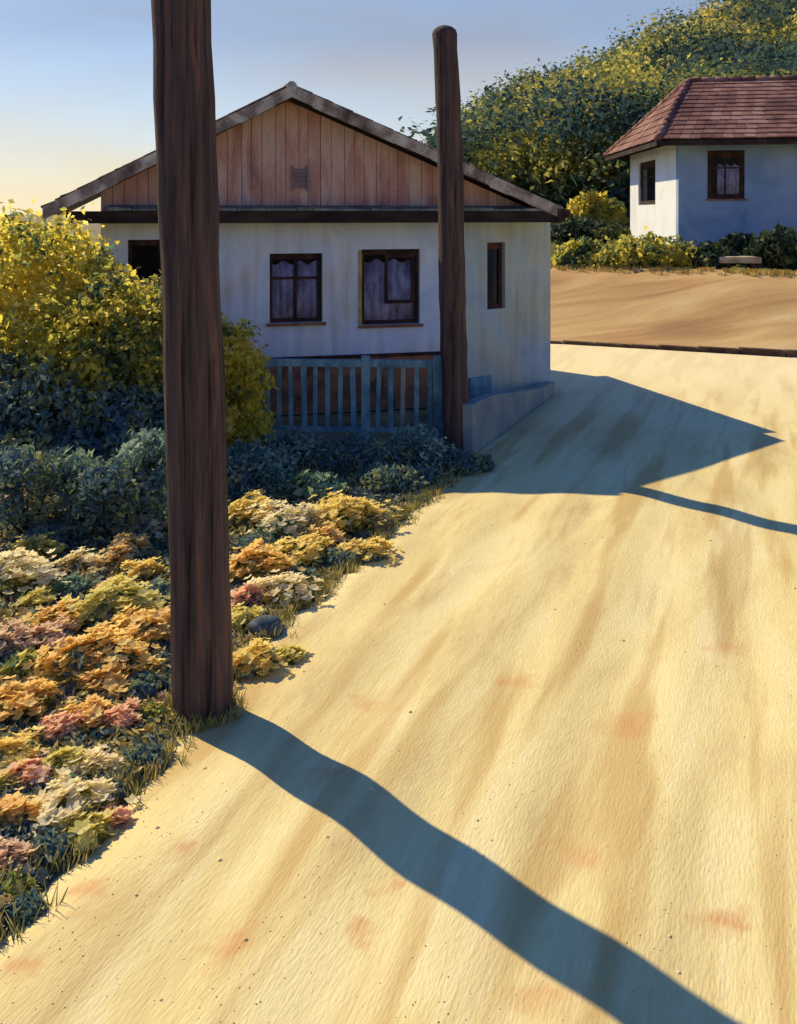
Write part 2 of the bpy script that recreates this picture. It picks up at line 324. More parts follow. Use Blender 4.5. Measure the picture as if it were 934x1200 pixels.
def wall_cells(bm, P, a0, a1, b0, b1, z0, z1, holes):
    """a wall with real openings, split into non-overlapping blocks"""
    A = sorted({a0, a1} | {h[0] for h in holes} | {h[1] for h in holes}); Z = sorted({z0, z1} | {h[2] for h in holes} | {h[3] for h in holes})
    for i in range(len(A) - 1):
        for j in range(len(Z) - 1):
            ca, cz = (A[i] + A[i + 1]) / 2, (Z[j] + Z[j + 1]) / 2
            if any(h[0] < ca < h[1] and h[2] < cz < h[3] for h in holes): continue
            bx(bm, P, A[i], A[i + 1], b0, b1, Z[j], Z[j + 1])
    bmesh.ops.remove_doubles(bm, verts=bm.verts, dist=1e-5)
    # drop faces shared by two blocks
    seen = {}
    for f in bm.faces: seen.setdefault(tuple(sorted(v.index for v in f.verts)), []).append(f)
def wall_obj(name, parts, m, parent):
    bm = bmesh.new()
    for p in parts:
        b2 = bmesh.new(); wall_cells(b2, *p); b2.verts.index_update()
        me = bpy.data.meshes.new('t'); b2.to_mesh(me); b2.free(); bm.from_mesh(me); bpy.data.meshes.remove(me)
    bm.verts.index_update(); seen = {}
    for f in bm.faces: seen.setdefault(tuple(sorted(v.index for v in f.verts)), []).append(f)
    dd = [f for l in seen.values() if len(l) > 1 for f in l]
    bmesh.ops.delete(bm, geom=dd, context='FACES_ONLY')
    return obj(name, bm, m, parent)
def window(parent, P, a0, a1, z0, z1, mull=1, cross=1, label=None, jamb=None, sill=True, curtain=(0, 1, 0, .8), fr=.055):
    """frame set 9 cm into the opening; P(a, depth inward, z)"""
    a0, a1 = min(a0, a1), max(a0, a1); bm = bmesh.new(); d0, d1 = .07, .13
    bx(bm, P, a0 + .002, a0 + fr, d0, d1, z0 + .002, z1 - .002); bx(bm, P, a1 - fr, a1 - .002, d0, d1, z0 + .002, z1 - .002)
    bx(bm, P, a0 + fr, a1 - fr, d0, d1, z0 + .002, z0 + fr); bx(bm, P, a0 + fr, a1 - fr, d0, d1, z1 - fr * 1.6, z1 - .002)
    for k in range(mull):
        c = a0 + (a1 - a0) * (k + 1) / (mull + 1); bx(bm, P, c - .02, c + .02, d0 + .008, d1 - .008, z0 + fr, z1 - fr * 1.6)
    for k in range(cross):
        c = z0 + (z1 - z0) * .64 if cross == 1 else z0 + (z1 - z0) * (k + 1) / (cross + 1)
        bx(bm, P, a0 + fr, a1 - fr, d0 + .016, d1 - .016, c - .018, c + .018)
    f = obj('window', bm, m_frame, parent, bevel=.006)
    if label: f['label'] = label
    bm = bmesh.new(); bx(bm, P, a0 + fr * .5, a1 - fr * .5, .094, .102, z0 + fr * .5, z1 - fr * .5); obj('pane', bm, m_glass, f)
    if curtain:
        c0, c1, q0, q1 = curtain; bm = bmesh.new(); A = a1 - a0; Z = z1 - z0; n = 28; top = []; bot = []
        for i in range(n + 1):
            a = a0 + A * (c0 + (c1 - c0) * i / n); b = .142 + .016 * math.sin(i * 1.5); sag = .03 * math.sin(i * .7)
            top.append(bm.verts.new(P(a, b, z0 + Z * q1 + sag))); bot.append(bm.verts.new(P(a, b, z0 + Z * q0)))
        for i in range(n): bm.faces.new((bot[i], bot[i + 1], top[i + 1], top[i]))
        c = obj('curtain', bm, m_curtain, f, True); sd_ = c.modifiers.new('thick', 'SOLIDIFY'); sd_.thickness = .006
    if sill:
        bm = bmesh.new(); bx(bm, P, a0 - .05, a1 + .05, -.045, .068, z0 - .045, z0 - .003); obj('sill', bm, m_sill, f, bevel=.008)
    if jamb is not None:
        bm = bmesh.new(); c = jamb; bx(bm, P, c - .025, c + .025, -.014, .066, z0 + .01, z1 - .01); obj('jamb_trim', bm, m_yjamb, f, bevel=.005)
    return f
def tiles(bm, eL, eR, rL, rR, step=.28, wid=.24, th=.035, lift=.03):
    eL, eR, rL, rR = map(Vector, (eL, eR, rL, rR)); nrm = (eR - eL).cross((rL + rR) / 2 - (eL + eR) / 2).normalized()
    if nrm.z < 0: nrm = -nrm
    S = ((rL + rR) / 2 - (eL + eR) / 2).length; n = max(2, round(S / step))
    for i in range(n):
        t0, t1 = i / n, min(1, (i + 1.15) / n); A0, B0 = eL.lerp(rL, t0), eR.lerp(rR, t0); A1, B1 = eL.lerp(rL, t1), eR.lerp(rR, t1)
        m = max(1, round((B0 - A0).length / wid))
        for j in range(m):
            s0, s1 = (j + .02) / m, (j + .98) / m; k = R.uniform(0, .014); k2 = R.uniform(-.02, .02) * (B0 - A0).length / (B0 - A0).length
            p = [A0.lerp(B0, s0), A0.lerp(B0, s1), A1.lerp(B1, s1), A1.lerp(B1, s0)]; dn = (A0 - A1).normalized() * k2 if t1 < 1 else Vector()
            lo = [p[0] + nrm * (lift + k) + dn, p[1] + nrm * (lift + k) + dn, p[2] + nrm * .004, p[3] + nrm * .004]
            hexa(bm, lo + [q + nrm * th for q in lo])
def slab(bm, pts, th):
    """closed sheet: polygon extruded downward"""
    v = [bm.verts.new(p) for p in pts]; w2 = [bm.verts.new(Vector(p) - Vector((0, 0, th))) for p in pts]; n = len(v)
    bm.faces.new(v); bm.faces.new(w2[::-1])
    for i in range(n): bm.faces.new((v[i], w2[i], w2[(i + 1) % n], v[(i + 1) % n]))

def grime(m, base=None, amt=.35):
    # rain streaks and damp patches worn into the plaster
    t = m.node_tree; L = t.links; p = t.nodes['Principled BSDF']; r0 = t.nodes[m['ramp']]
    tc = N(t, 'ShaderNodeTexCoord'); mp = N(t, 'ShaderNodeMapping'); mp.inputs['Scale'].default_value = (6, 6, .5); L.new(tc.outputs['Object'], mp.inputs[0])
    n = N(t, 'ShaderNodeTexNoise', Scale=1.3, Detail=6.0); L.new(mp.outputs[0], n.inputs['Vector'])
    n2 = N(t, 'ShaderNodeTexNoise', Scale=.9, Detail=6.0, Distortion=1.0); L.new(tc.outputs['Object'], n2.inputs['Vector'])
    a = N(t, 'ShaderNodeMath', operation='MULTIPLY'); L.new(n.outputs[0], a.inputs[0]); L.new(n2.outputs[0], a.inputs[1])
    mr = N(t, 'ShaderNodeMapRange'); mr.inputs['From Min'].default_value = .22; mr.inputs['From Max'].default_value = .42; mr.inputs['To Max'].default_value = amt; L.new(a.outputs[0], mr.inputs['Value'])
    mx = N(t, 'ShaderNodeMix', data_type='RGBA'); L.new(mr.outputs[0], mx.inputs['Factor']); L.new(r0.outputs[0], mx.inputs[6]); mx.inputs[7].default_value = lin(base or (120, 112, 98)); L.new(mx.outputs[2], p.inputs['Base Color'])
def gabled_house():
    grime(m_plaster); grime(m_plaster2)
    t = thing('house', 'nearest house, blue-white plaster with a brown boarded gable over a blue railing', 'house', HP(3.4, 1.8, 0))
    aL = fa(118); TH = .26; WH = 2.98
    W1 = (fa(378), fa(316), fz(346, 378), fz(346, 297)); W2 = (fa(492), fa(424), fz(458, 380), fz(458, 292)); W3 = (fa(190), fa(150), fz(168, 332), fz(168, 281))
    s1 = (sb(571), sb(592), sz(581, 362), sz(581, 284))
    hol = [tuple(W1), tuple(W2), tuple(W3)]
    ZP = .86; D = 4.6
    SP = basis(NC, cv, cn)                   # splayed corner wall: a to the rear, b inward
    wall_obj('front_wall', [(HP, 0, aL, 0, TH, 0, WH, hol)], m_plaster, t)
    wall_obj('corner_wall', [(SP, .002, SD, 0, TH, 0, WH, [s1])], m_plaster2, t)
    RP = basis(FC, vv, uu); ER = basis(HP(aL, 0, 0), vv, -uu)
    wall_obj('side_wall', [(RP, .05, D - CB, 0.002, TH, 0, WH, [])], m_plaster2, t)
    wall_obj('side_wall', [(ER, TH + .002, D, 0, TH, 0, WH, [])], m_plaster, t)
    bm = bmesh.new(); bx(bm, HP, CA + TH + .002, aL - TH - .002, D - TH, D, 0, WH); obj('rear_wall', bm, m_plaster, t)
    bm = bmesh.new(); bx(bm, HP, TH + .01, aL - TH - .01, TH + .01, D - TH - .01, .02, .1); bx(bm, HP, .2, aL - TH - .01, TH + 1.3, TH + 1.4, .1, WH - .1)
    obj('inner_partition', bm, m_room, t)
    window(t, HP, *W1, label='left of the two large windows, violet curtain drawn behind dark frame', curtain=(.02, .98, .0, .86))
    w2_ = window(t, HP, *W2, mull=0, cross=0, label='right large window with yellow left jamb and a small inner casement', jamb=max(W2[0], W2[1]) + .027, curtain=(.04, .98, .0, .84), sill=True)
    bm = bmesh.new(); aa, ab = fa(487), fa(452); za, zb = fz(470, 352), fz(470, 302)
    for q in ((aa, aa + .05, za, zb), (ab - .05, ab, za, zb), (aa, ab, za - .05, za), (aa, ab, zb, zb + .05)): bx(bm, HP, q[0], q[1], .05, .085, q[2], q[3])
    obj('casement', bm, m_frame, w2_, bevel=.004)
    window(t, HP, *W3, mull=0, cross=0, label='small window at the left end of the front, half behind the bush', curtain=None)
    window(t, SP, *s1, mull=0, cross=0, label='tall narrow side window', curtain=None, fr=.07, sill=False)
    # reddish boarded base band behind the railing, capped by a dark strip
    bm = bmesh.new(); bx(bm, HP, .06, fa(262), -.03, -.003, .02, ZP - .05)
    o = obj('base_band', bm, mat('rust_stained_render', [(84, 62, 56), (124, 88, 72), (168, 112, 78), (120, 104, 96)], scale=2.5, bump=.5, bscale=18, detail=7), t)
    bm = bmesh.new(); bx(bm, HP, .05, fa(262), -.06, -.003, ZP - .045, ZP); obj('base_capping', bm, m_frame, t)
    # gable
    ov = .42; eR = fa(659, -ov); eL = fa(50, -ov); aR = fa(342, -ov); zE = 3.04; zR = fz(342, 104, -ov); bB = D + .35
    sl = (zR - zE) / (aR - eR); sl2 = (zR - zE) / (eL - aR)
    rz = lambda a: zR - (aR - a) * sl if a < aR else zR - (a - aR) * sl2
    bm = bmesh.new(); a = eR + .3
    while a < aL - .02:
        wd = min(R.uniform(.13, .21), aL - a); q = R.uniform(0, .012); z0 = WH + .004; c0, c1 = a + .003, a + wd - .003
        if c1 > c0 and min(rz(c0), rz(c1)) - .14 > z0:
            hexa(bm, [HP(c0, -.03 - q, z0), HP(c1, -.03 - q, z0), HP(c1, .01, z0), HP(c0, .01, z0)] + [HP(c0, -.03 - q, rz(c0) - .13), HP(c1, -.03 - q, rz(c1) - .13), HP(c1, .01, rz(c1) - .13), HP(c0, .01, rz(c0) - .13)])
        a += wd
    bm2 = bm; a9 = aL - .01; pts = [(eR + .42, WH + .006), (a9, WH + .006), (a9, rz(a9) - .11), (aR, zR - .11)]; n0 = len(pts)
    q1 = [bm.verts.new(HP(p, .012, z)) for p, z in pts]; q2 = [bm.verts.new(HP(p, .06, z)) for p, z in pts]; bm.faces.new(q1); bm.faces.new(q2[::-1])
    for i in range(n0): bm.faces.new((q1[i], q2[i], q2[(i + 1) % n0], q1[(i + 1) % n0]))
    g = obj('gable_boards', bm, m_gable, t, bevel=.004)
    bm = bmesh.new(); va, vz = fa(351, 0), fz(351, 208)
    for k in range(5): hexa(bm, [HP(va - .1, -.075, vz - .16 + k * .06), HP(va + .1, -.075, vz - .16 + k * .06), HP(va + .1, -.045, vz - .12 + k * .06), HP(va - .1, -.045, vz - .12 + k * .06),
                                 HP(va - .1, -.07, vz - .15 + k * .06), HP(va + .1, -.07, vz - .15 + k * .06), HP(va + .1, -.045, vz - .11 + k * .06), HP(va - .1, -.045, vz - .11 + k * .06)])
    bx(bm, HP, va - .13, va - .102, -.08, -.046, vz - .2, vz + .18); bx(bm, HP, va + .102, va + .13, -.08, -.046, vz - .2, vz + .18)
    obj('gable_vent', bm, mat('grey_blue_vent', [(120, 104, 104), (144, 128, 128)], bump=.2), g)
    # roof
    RL, RRr = HP(aR, -ov, zR), HP(aR, bB, zR)
    cR0, cR1, cL0, cL1 = HP(eR, -ov, zE), HP(eR, bB, zE), HP(eL, -ov, zE), HP(eL, bB, zE)
    bm = bmesh.new(); slab(bm, [cR0, cR1, RRr, RL], .07); slab(bm, [cL1, cL0, RL, RRr], .07)
    rf = obj('roof', bm, m_beam, t)
    bm = bmesh.new(); tiles(bm, cR0, cR1, RL, RRr); tiles(bm, cL0, cL1, RL, RRr)
    obj('roof_tiles', bm, m_tile, rf)
    def ridge(p, q, r=.075):
        bm_ = bmesh.new(); p, q = Vector(p), Vector(q); n = max(2, int((q - p).length / .32))
        for i in range(n):
            A, B = p.lerp(q, i / n), p.lerp(q, (i + 1.08) / n if i < n - 1 else 1); tube(bm_, [A, B], [r * R.uniform(.95, 1.1), r * .85], 10)
        return bm_
    up = Vector((0, 0, .035))
    obj('ridge_cap', ridge(RL + up, RRr + up), m_barge, rf, True); vs = HP(0, .09, .05) - HP(0, 0, 0)
    obj('verge_tiles', ridge(cR0.lerp(RL, .07) + vs * .5, RL + vs, .045), m_tile, rf, True); obj('verge_tiles', ridge(cL0.lerp(RL, .05) + vs * .5, RL + vs, .045), m_tile, rf, True)
    bm = bmesh.new(); tube(bm, [HP(eR - .05, -ov - .1, 3.0), HP(eR - .05, -ov - .06, 3.0), HP(eR - .05, -ov + .1, 3.0), HP(eR - .05, bB, 2.98)], [.03, .07, .075, .075], 12); obj('added_gutter', bm, m_beam, rf, True)  # tube added along the eave to smooth the tip of the house shadow
    # pale bargeboards on the two front slopes
    def barge(a0, a1):
        bm_ = bmesh.new(); n = 14
        for i in range(n):
            p0, p1 = a0 + (a1 - a0) * i / n, a0 + (a1 - a0) * (i + 1) / n; j = R.uniform(-.012, .012)
            hexa(bm_, [HP(p0, -ov - .04, rz(p0) - .13 + j), HP(p1, -ov - .04, rz(p1) - .13 + j), HP(p1, -ov - .003, rz(p1) - .13 + j), HP(p0, -ov - .003, rz(p0) - .13 + j),
                       HP(p0, -ov - .04, rz(p0) + .05), HP(p1, -ov - .04, rz(p1) + .05), HP(p1, -ov - .003, rz(p1) + .05), HP(p0, -ov - .003, rz(p0) + .05)])
        return bm_
    obj('bargeboard', barge(eR, aR - .001), m_barge, rf); obj('bargeboard', barge(aR + .001, eL), m_barge, rf)
    # dark eaves: deep beam and soffit across the foot of the gable and along the side
    bm = bmesh.new(); bx(bm, HP, eR + .02, eL - .35, -ov + .02, -.05, 2.90, 3.0); bx(bm, HP, eR + .01, eL - .3, -ov - .01, -ov + .018, 2.86, 3.03)
    bx(bm, HP, eR - .02, eR + .018, -ov + .02, bB, 2.87, 3.0); bx(bm, HP, eR + .02, CA - .002, -.046, bB, 2.93, 2.985); hexa(bm, [HP(CA, -.046, 2.984), HP(.3, -.046, 2.984), HP(.3, CB, 2.984), HP(CA, CB, 2.984), HP(CA, -.046, 2.999), HP(.3, -.046, 2.999), HP(.3, CB, 2.999), HP(CA, CB, 2.999)])
    bx(bm, HP, eR - .035, eR + .1, -ov - .045, -ov + .3, 2.868, 3.075)  # corner block added to close a lit notch in the cast shadow
    obj('eaves', bm, m_beam, t, bevel=.008)
    bm = bmesh.new(); a = eR + .35
    while a < eL - .9:
        wd = R.uniform(.25, .5); hexa(bm, [HP(a, -ov - .03, 3.035), HP(a + wd - .01, -ov - .03, 3.035), HP(a + wd - .01, -.06, 3.06), HP(a, -.06, 3.06), HP(a, -ov - .03, 3.06 + R.uniform(0, .03)), HP(a + wd - .01, -ov - .03, 3.06 + R.uniform(0, .03)), HP(a + wd - .01, -.06, 3.12), HP(a, -.06, 3.12)]); a += wd
    obj('eaves_ledge', bm, mat('grey_ledge', [(84, 78, 78), (112, 118, 112), (150, 146, 138)], scale=3, bump=.4), t)
    # teal hatch low on the side wall
    bm = bmesh.new(); h0, h1, z0, z1 = sb(549), sb(574), sz(562, 486), sz(562, 441)
    bx(bm, SP, h0, h1, -.05, -.003, z0, z1)
    for k in range(4): bx(bm, SP, h0 + .04, h1 - .04, -.062, -.051, z0 + .05 + k * (z1 - z0 - .08) / 4, z0 + .1 + k * (z1 - z0 - .08) / 4)
    hh = obj('hatch', bm, m_teal, t, bevel=.006); hh['label'] = 'faded teal shutter hatch low on the side wall'
m_teal = mat('faded_teal_paint', [(74, 106, 122), (104, 142, 158), (140, 170, 176)], scale=5, bump=.4, stretch=(1, 1, .5))
gabled_house()

def parapet():
    A = Vector((.93, 12.75, 0)); B = Vector((2.60, 17.05, 0)); d = (B - A); L = d.length; d.normalize(); P = basis(A, d, Vector((-d.y, d.x, 0))); n = 14
    t = thing('low_wall', 'low grey-green plastered wall running from the thinner pole back along the house corner', 'wall', A + d * L / 2)
    bm = bmesh.new(); cp = bmesh.new()
    for i in range(n):
        p0, p1 = L * i / n, L * (i + 1) / n; h0, h1 = [.62 - .42 * sstep(0, 1, q / L) for q in (p0, p1)]
        hexa(bm, [P(p0, 0, -.05), P(p1, 0, -.05), P(p1, .18, -.05), P(p0, .18, -.05), P(p0, 0, h0), P(p1, 0, h1), P(p1, .18, h1), P(p0, .18, h0)])
    bmesh.ops.remove_doubles(bm, verts=bm.verts, dist=1e-4); bm.verts.index_update(); seen = {}
    for f in bm.faces: seen.setdefault(tuple(sorted(v.index for v in f.verts)), []).append(f)
    bmesh.ops.delete(bm, geom=[f for l in seen.values() if len(l) > 1 for f in l], context='FACES_ONLY')
    obj('masonry', bm, mat('mossy_render', [(112, 126, 134), (134, 146, 146), (152, 158, 144)], scale=2, bump=.5, detail=7), t, bevel=.02)
parapet()

# ------------------------------------------------------------------ far house on the bank
def far_house():
    ZB = 1.75; ZE = 5.1; NCf = Vector((8.2, 30, 0)); f = Vector((.985, -.17, 0)); l = Vector((.03, 1, 0)).normalized()
    t = thing('house', 'far house on the bank with red-brown hipped roof and one sunlit white side', 'house', (10.5, 33, ZB))
    P = basis(NCf, f, l); LF, LS = 7.5, 7.2
    fx = lambda x: ((x - 467) / F * NCf.y - NCf.x) / (f.x - (x - 467) / F * f.y)
    def zf(x, y): Y = P(fx(x), 0, 0).y; return H - (y - HZ) / F * Y
    W = (fx(829), fx(873), zf(850, 233), zf(850, 176))
    mb = mat('shade_blue_plaster', [(118, 144, 180), (138, 162, 196), (158, 176, 202)], scale=.7, bump=.3, dist=1.2)  # front's blue shade put into the plaster colour; the lit side stays white
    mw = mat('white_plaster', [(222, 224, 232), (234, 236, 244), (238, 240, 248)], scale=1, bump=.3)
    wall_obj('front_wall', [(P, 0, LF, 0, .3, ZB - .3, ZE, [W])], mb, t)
    S = lambda a, b, z: P(b, a, z)
    sy = lambda x: ((x - 467) / F * NCf.y - NCf.x) / (l.x - (x - 467) / F * l.y)
    a0, a1 = sy(768), sy(748); Yw = P(0, (a0 + a1) / 2, 0).y
    Ws = (a0, a1, H - (240 - HZ) / F * Yw, H - (189 - HZ) / F * Yw)
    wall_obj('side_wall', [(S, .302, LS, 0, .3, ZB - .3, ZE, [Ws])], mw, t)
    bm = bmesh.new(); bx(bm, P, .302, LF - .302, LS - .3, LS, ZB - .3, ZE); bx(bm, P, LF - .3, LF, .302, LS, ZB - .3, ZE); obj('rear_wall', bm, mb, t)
    bm = bmesh.new(); bx(bm, P, .4, LF - .4, 1.6, 1.7, ZB, ZE - .1); obj('inner_partition', bm, m_room, t)
    window(t, P, *W, mull=1, cross=1, fr=.12, curtain=(.3, .95, .1, .7), label='square window in the blue-shaded front')
    window(t, S, *Ws, mull=0, cross=1, fr=.14, curtain=None, label='tall dark window in the sunlit white side', sill=False)
    o = .75; c = [P(-o, -o, ZE), P(LF + o, -o, ZE), P(LF + o, LS + o, ZE), P(-o, LS + o, ZE)]
    # eave corner at the left rear projects a little further, ridge runs to the right
    rA = P(1.1, 3.4, 7.25); rB = P(LF - 2.2, 3.4, 7.25)
    bm = bmesh.new(); slab(bm, [c[0], c[1], rB, rA], .1); slab(bm, [c[3], c[0], rA], .1); slab(bm, [c[1], c[2], rB], .1); slab(bm, [c[2], c[3], rA, rB], .1)
    rf = obj('roof', bm, m_beam, t)
    bm = bmesh.new(); e = (c[1] - c[0]) * .01; tiles(bm, c[0], c[1], rA, rB, .35, .3); tiles(bm, c[3], c[0], rA - l * .03, rA, .35, .3); tiles(bm, c[1], c[2], rB, rB + l * .03, .35, .3); tiles(bm, c[2], c[3], rB, rA, .35, .3)
    obj('roof_tiles', bm, m_tile2, rf)
    for A, B in ((c[0], rA), (c[3], rA), (rA, rB), (c[1], rB)):
        bm = bmesh.new(); A, B = Vector(A), Vector(B); n = int((B - A).length / .4); up = Vector((0, 0, .05))
        for i in range(n): tube(bm, [A.lerp(B, i / n) + up, A.lerp(B, (i + 1) / n) + up], [.11, .09], 8)
        obj('ridge_cap', bm, m_tile2, rf, True)
    bm = bmesh.new(); bx(bm, P, -o + .02, LF + o - .02, -o - .03, -o + .01, ZE - .16, ZE - .02); bx(bm, P, -o - .03, -o + .01, -o + .012, LS + o, ZE - .16, ZE - .02); obj('eaves', bm, m_beam, t)
far_house()

# ------------------------------------------------------------------ poles
m_pole = mat('dark_pole_timber', [(50, 42, 44), (74, 60, 60), (90, 72, 68), (116, 84, 72)], scale=5, stretch=(4, 4, .2), bump=1.0, bscale=16, detail=7, rough=.8)
def cracks(m):
    t = m.node_tree; L = t.links; p = t.nodes['Principled BSDF']; r0 = t.nodes[m['ramp']]; tc = N(t, 'ShaderNodeTexCoord'); mp = N(t, 'ShaderNodeMapping'); mp.inputs['Scale'].default_value = (22, 22, .7); L.new(tc.outputs['Object'], mp.inputs[0])
    n = N(t, 'ShaderNodeTexNoise', Scale=1.0, Detail=5.0, Roughness=.6); L.new(mp.outputs[0], n.inputs['Vector']); mr = N(t, 'ShaderNodeMapRange'); mr.inputs['From Min'].default_value = .30; mr.inputs['From Max'].default_value = .42; mr.inputs['To Min'].default_value = .85; mr.inputs['To Max'].default_value = 0; L.new(n.outputs[0], mr.inputs['Value'])
    mx = N(t, 'ShaderNodeMix', data_type='RGBA'); L.new(mr.outputs[0], mx.inputs['Factor']); L.new(r0.outputs[0], mx.inputs[6]); mx.inputs[7].default_value = (.008, .006, .006, 1); L.new(mx.outputs[2], p.inputs['Base Color'])
    b = [q for q in t.nodes if q.type == 'BUMP'][0]; ad = N(t, 'ShaderNodeMath', operation='SUBTRACT'); L.new(b.inputs['Height'].links[0].from_socket, ad.inputs[0]); L.new(mr.outputs[0], ad.inputs[1]); L.new(ad.outputs[0], b.inputs['Height'])
cracks(m_pole)
m_cap = mat('pole_top_weathering', [(58, 46, 42), (92, 76, 66)], scale=6)
def pole(label, base, top, r, wob, seed):
    rr = random.Random(seed); b, t = Vector(base), Vector(top); n = 26; pts = []; rad = []
    T = thing('utility_pole', label, 'pole', base)
    for i in range(n + 1):
        s = i / n; p = b.lerp(t, s); p.z = b.z - .15 + (t.z - b.z + .15) * s
        p.x += wob * math.sin(s * 7 + seed) * s; p.y += wob * .4 * math.sin(s * 5)
        pts.append(p); rad.append(r[0] + (r[1] - r[0]) * s + rr.uniform(-.01, .01) * r[0] * 4)
    tp = Vector(pts[-1]); pts += [tp + Vector((0, 0, .05)), tp + Vector((0, 0, .09)), tp + Vector((0, 0, .11))]; rad += [r[1] * .92, r[1] * .6, r[1] * .2]
    bm = bmesh.new(); tube(bm, pts, rad, 20, .012); obj('shaft', bm, m_pole, T, True)
    return T
b1 = px2g(239, 832); t1 = Vector((-1.17 - .24, 6.2, 8.2))
T1 = pole('large dark wooden pole in the foreground, its foot at the lane edge by the flowers', (b1[0], b1[1], gh(b1[0], b1[1])), (b1[0] - .24, b1[1], 8.2), (.18, .182), .02, 1)
b2 = px2g(536, 528); tt = at(522, 40, b2[1])
T2 = pole('thinner dark pole with rounded top standing at the corner of the gabled house', b2, tuple(tt), (.175, .155), .02, 3)

# ------------------------------------------------------------------ railing
def railing():
    A = Vector(px2g(518, 522)); B = Vector(px2g(297, 519)); d = (B - A); L = d.length; d.normalize(); P = basis(A, d, Vector((-d.y, d.x, 0)) * -1)
    t = thing('railing', 'faded teal wooden railing in front of the gabled house', 'railing', A + d * L / 2)
    bm = bmesh.new(); n = 12; zt = 1.10
    for i in range(n):
        p0, p1 = L * i / n, L * (i + 1) / n; q = .012 * math.sin(i * 1.3)
        hexa(bm, [P(p0, -.04, zt - .09), P(p1, -.04, zt - .09 ), P(p1, .04, zt - .09), P(p0, .04, zt - .09), P(p0, -.04, zt), P(p1, -.04, zt), P(p1, .04, zt), P(p0, .04, zt)])
    obj('top_rail', bm, m_teal, t)
    bm = bmesh.new(); bx(bm, P, 0, L, -.025, .025, .16, .22); obj('bottom_rail', bm, m_teal, t)
    mw = mat('chalky_white_paint', [(120, 124, 128), (160, 160, 156)], scale=4)
    k = 15
    for i in range(k + 1):
        x = L * i / k + R.uniform(-.015, .015); post = i in (0, k, 6); wd = .055 if post else R.uniform(.026, .036); ln = R.uniform(-.02, .02)
        bm = bmesh.new(); z0 = 0 if post else .221; z1 = zt + .05 if post else zt - .091; dp = .045 if post else .02
        if post: x = min(max(x, .06), L - .06)
        if post: bx(bm, P, x - wd, x + wd, -dp - .002, dp + .002, z0, z1)
        else: hexa(bm, [P(x - wd + ln, -dp, z0), P(x + wd + ln, -dp, z0), P(x + wd + ln, dp, z0), P(x - wd + ln, dp, z0), P(x - wd, -dp, z1), P(x + wd, -dp, z1), P(x + wd, dp, z1), P(x - wd, dp, z1)])
        o = obj('post' if post else 'baluster', bm, mw if i in (3,) else m_teal, t, bevel=.005)
        if i == 3: o['label'] = 'chalky white baluster among the teal ones'
railing()

# ------------------------------------------------------------------ bushes at the left
def P3(x, y, Y): v = at(x, y, Y); return (v.x, v.y, v.z)
def lob(x, y, Y, r, rz=None): v = at(x, y, Y); s = Y / F; return (v.x, v.y, v.z, r * s, r * s, (rz or r) * s)
shrub('bush', 'tall yellow-topped bush at the left edge of the picture', 'bush', (-4.7, 12.5, 0),
      [lob(20, 330, 13.09, 85, 78), lob(75, 325, 12.97, 60, 60), lob(-60, 340, 13.33, 100, 90), lob(20, 430, 12.26, 90, 75), lob(90, 420, 12.02, 70), lob(-10, 510, 11.90, 90, 60), lob(60, 530, 11.54, 70, 50), lob(120, 350, 12.73, 42), lob(10, 560, 11.54, 80, 40), lob(95, 560, 11.42, 60, 36)], 30000, .05, 'yellow', stem=.07)
shrub('bush', 'round green-gold bush just left of the large pole', 'bush', (-3.2, 12.0, 0),
      [lob(140, 385, 12.14, 62, 60), lob(185, 430, 11.90, 60, 62), lob(120, 450, 11.78, 60), lob(160, 500, 11.78, 65, 48), lob(200, 380, 12.26, 40, 38), lob(100, 520, 11.66, 45, 30), lob(150, 555, 11.30, 60, 34), lob(210, 545, 11.42, 45, 34)], 19000, .048, 'olive', stem=.05)
shrub('bush', 'smaller yellow bush just right of the large pole, below the left windows', 'bush', (-2.1, 12.75, 0),
      [lob(255, 425, 12.97, 48, 52), lob(280, 445, 12.73, 36, 36), lob(250, 495, 12.61, 50, 48), lob(285, 505, 12.61, 32, 42), lob(232, 402, 12.9, 35), lob(262, 540, 12.49, 44, 30)], 12000, .045, 'yellow', stem=.04)
shrub('bush', 'shaded foot of the tall yellow-topped bush at the left edge, added as a blue-green bush', 'bush', (-4.2, 11.3, 0),
      [lob(0, 480, 11.54, 62, 62), lob(55, 490, 11.36, 58, 55), lob(20, 545, 11.07, 70, 46), lob(85, 540, 11.07, 46, 40), lob(40, 440, 11.78, 36, 34)], 13000, .045, 'blue', stem=.04)  # added bush; its blue-green leaves paint the tall bush's shaded lower part
shrub('bush', 'shaded lower part of the foliage left of the large pole, added as a blue-green bush', 'bush', (-3.0, 11.1, 0),
      [lob(135, 500, 11.30, 46, 48), lob(165, 530, 11.13, 48, 40), lob(120, 545, 11.07, 44, 34), lob(195, 520, 11.19, 34, 36), lob(185, 480, 11.42, 26, 26)], 8500, .042, 'blue', stem=.03)  # also added: shade under the golden bush, put into the leaf colour
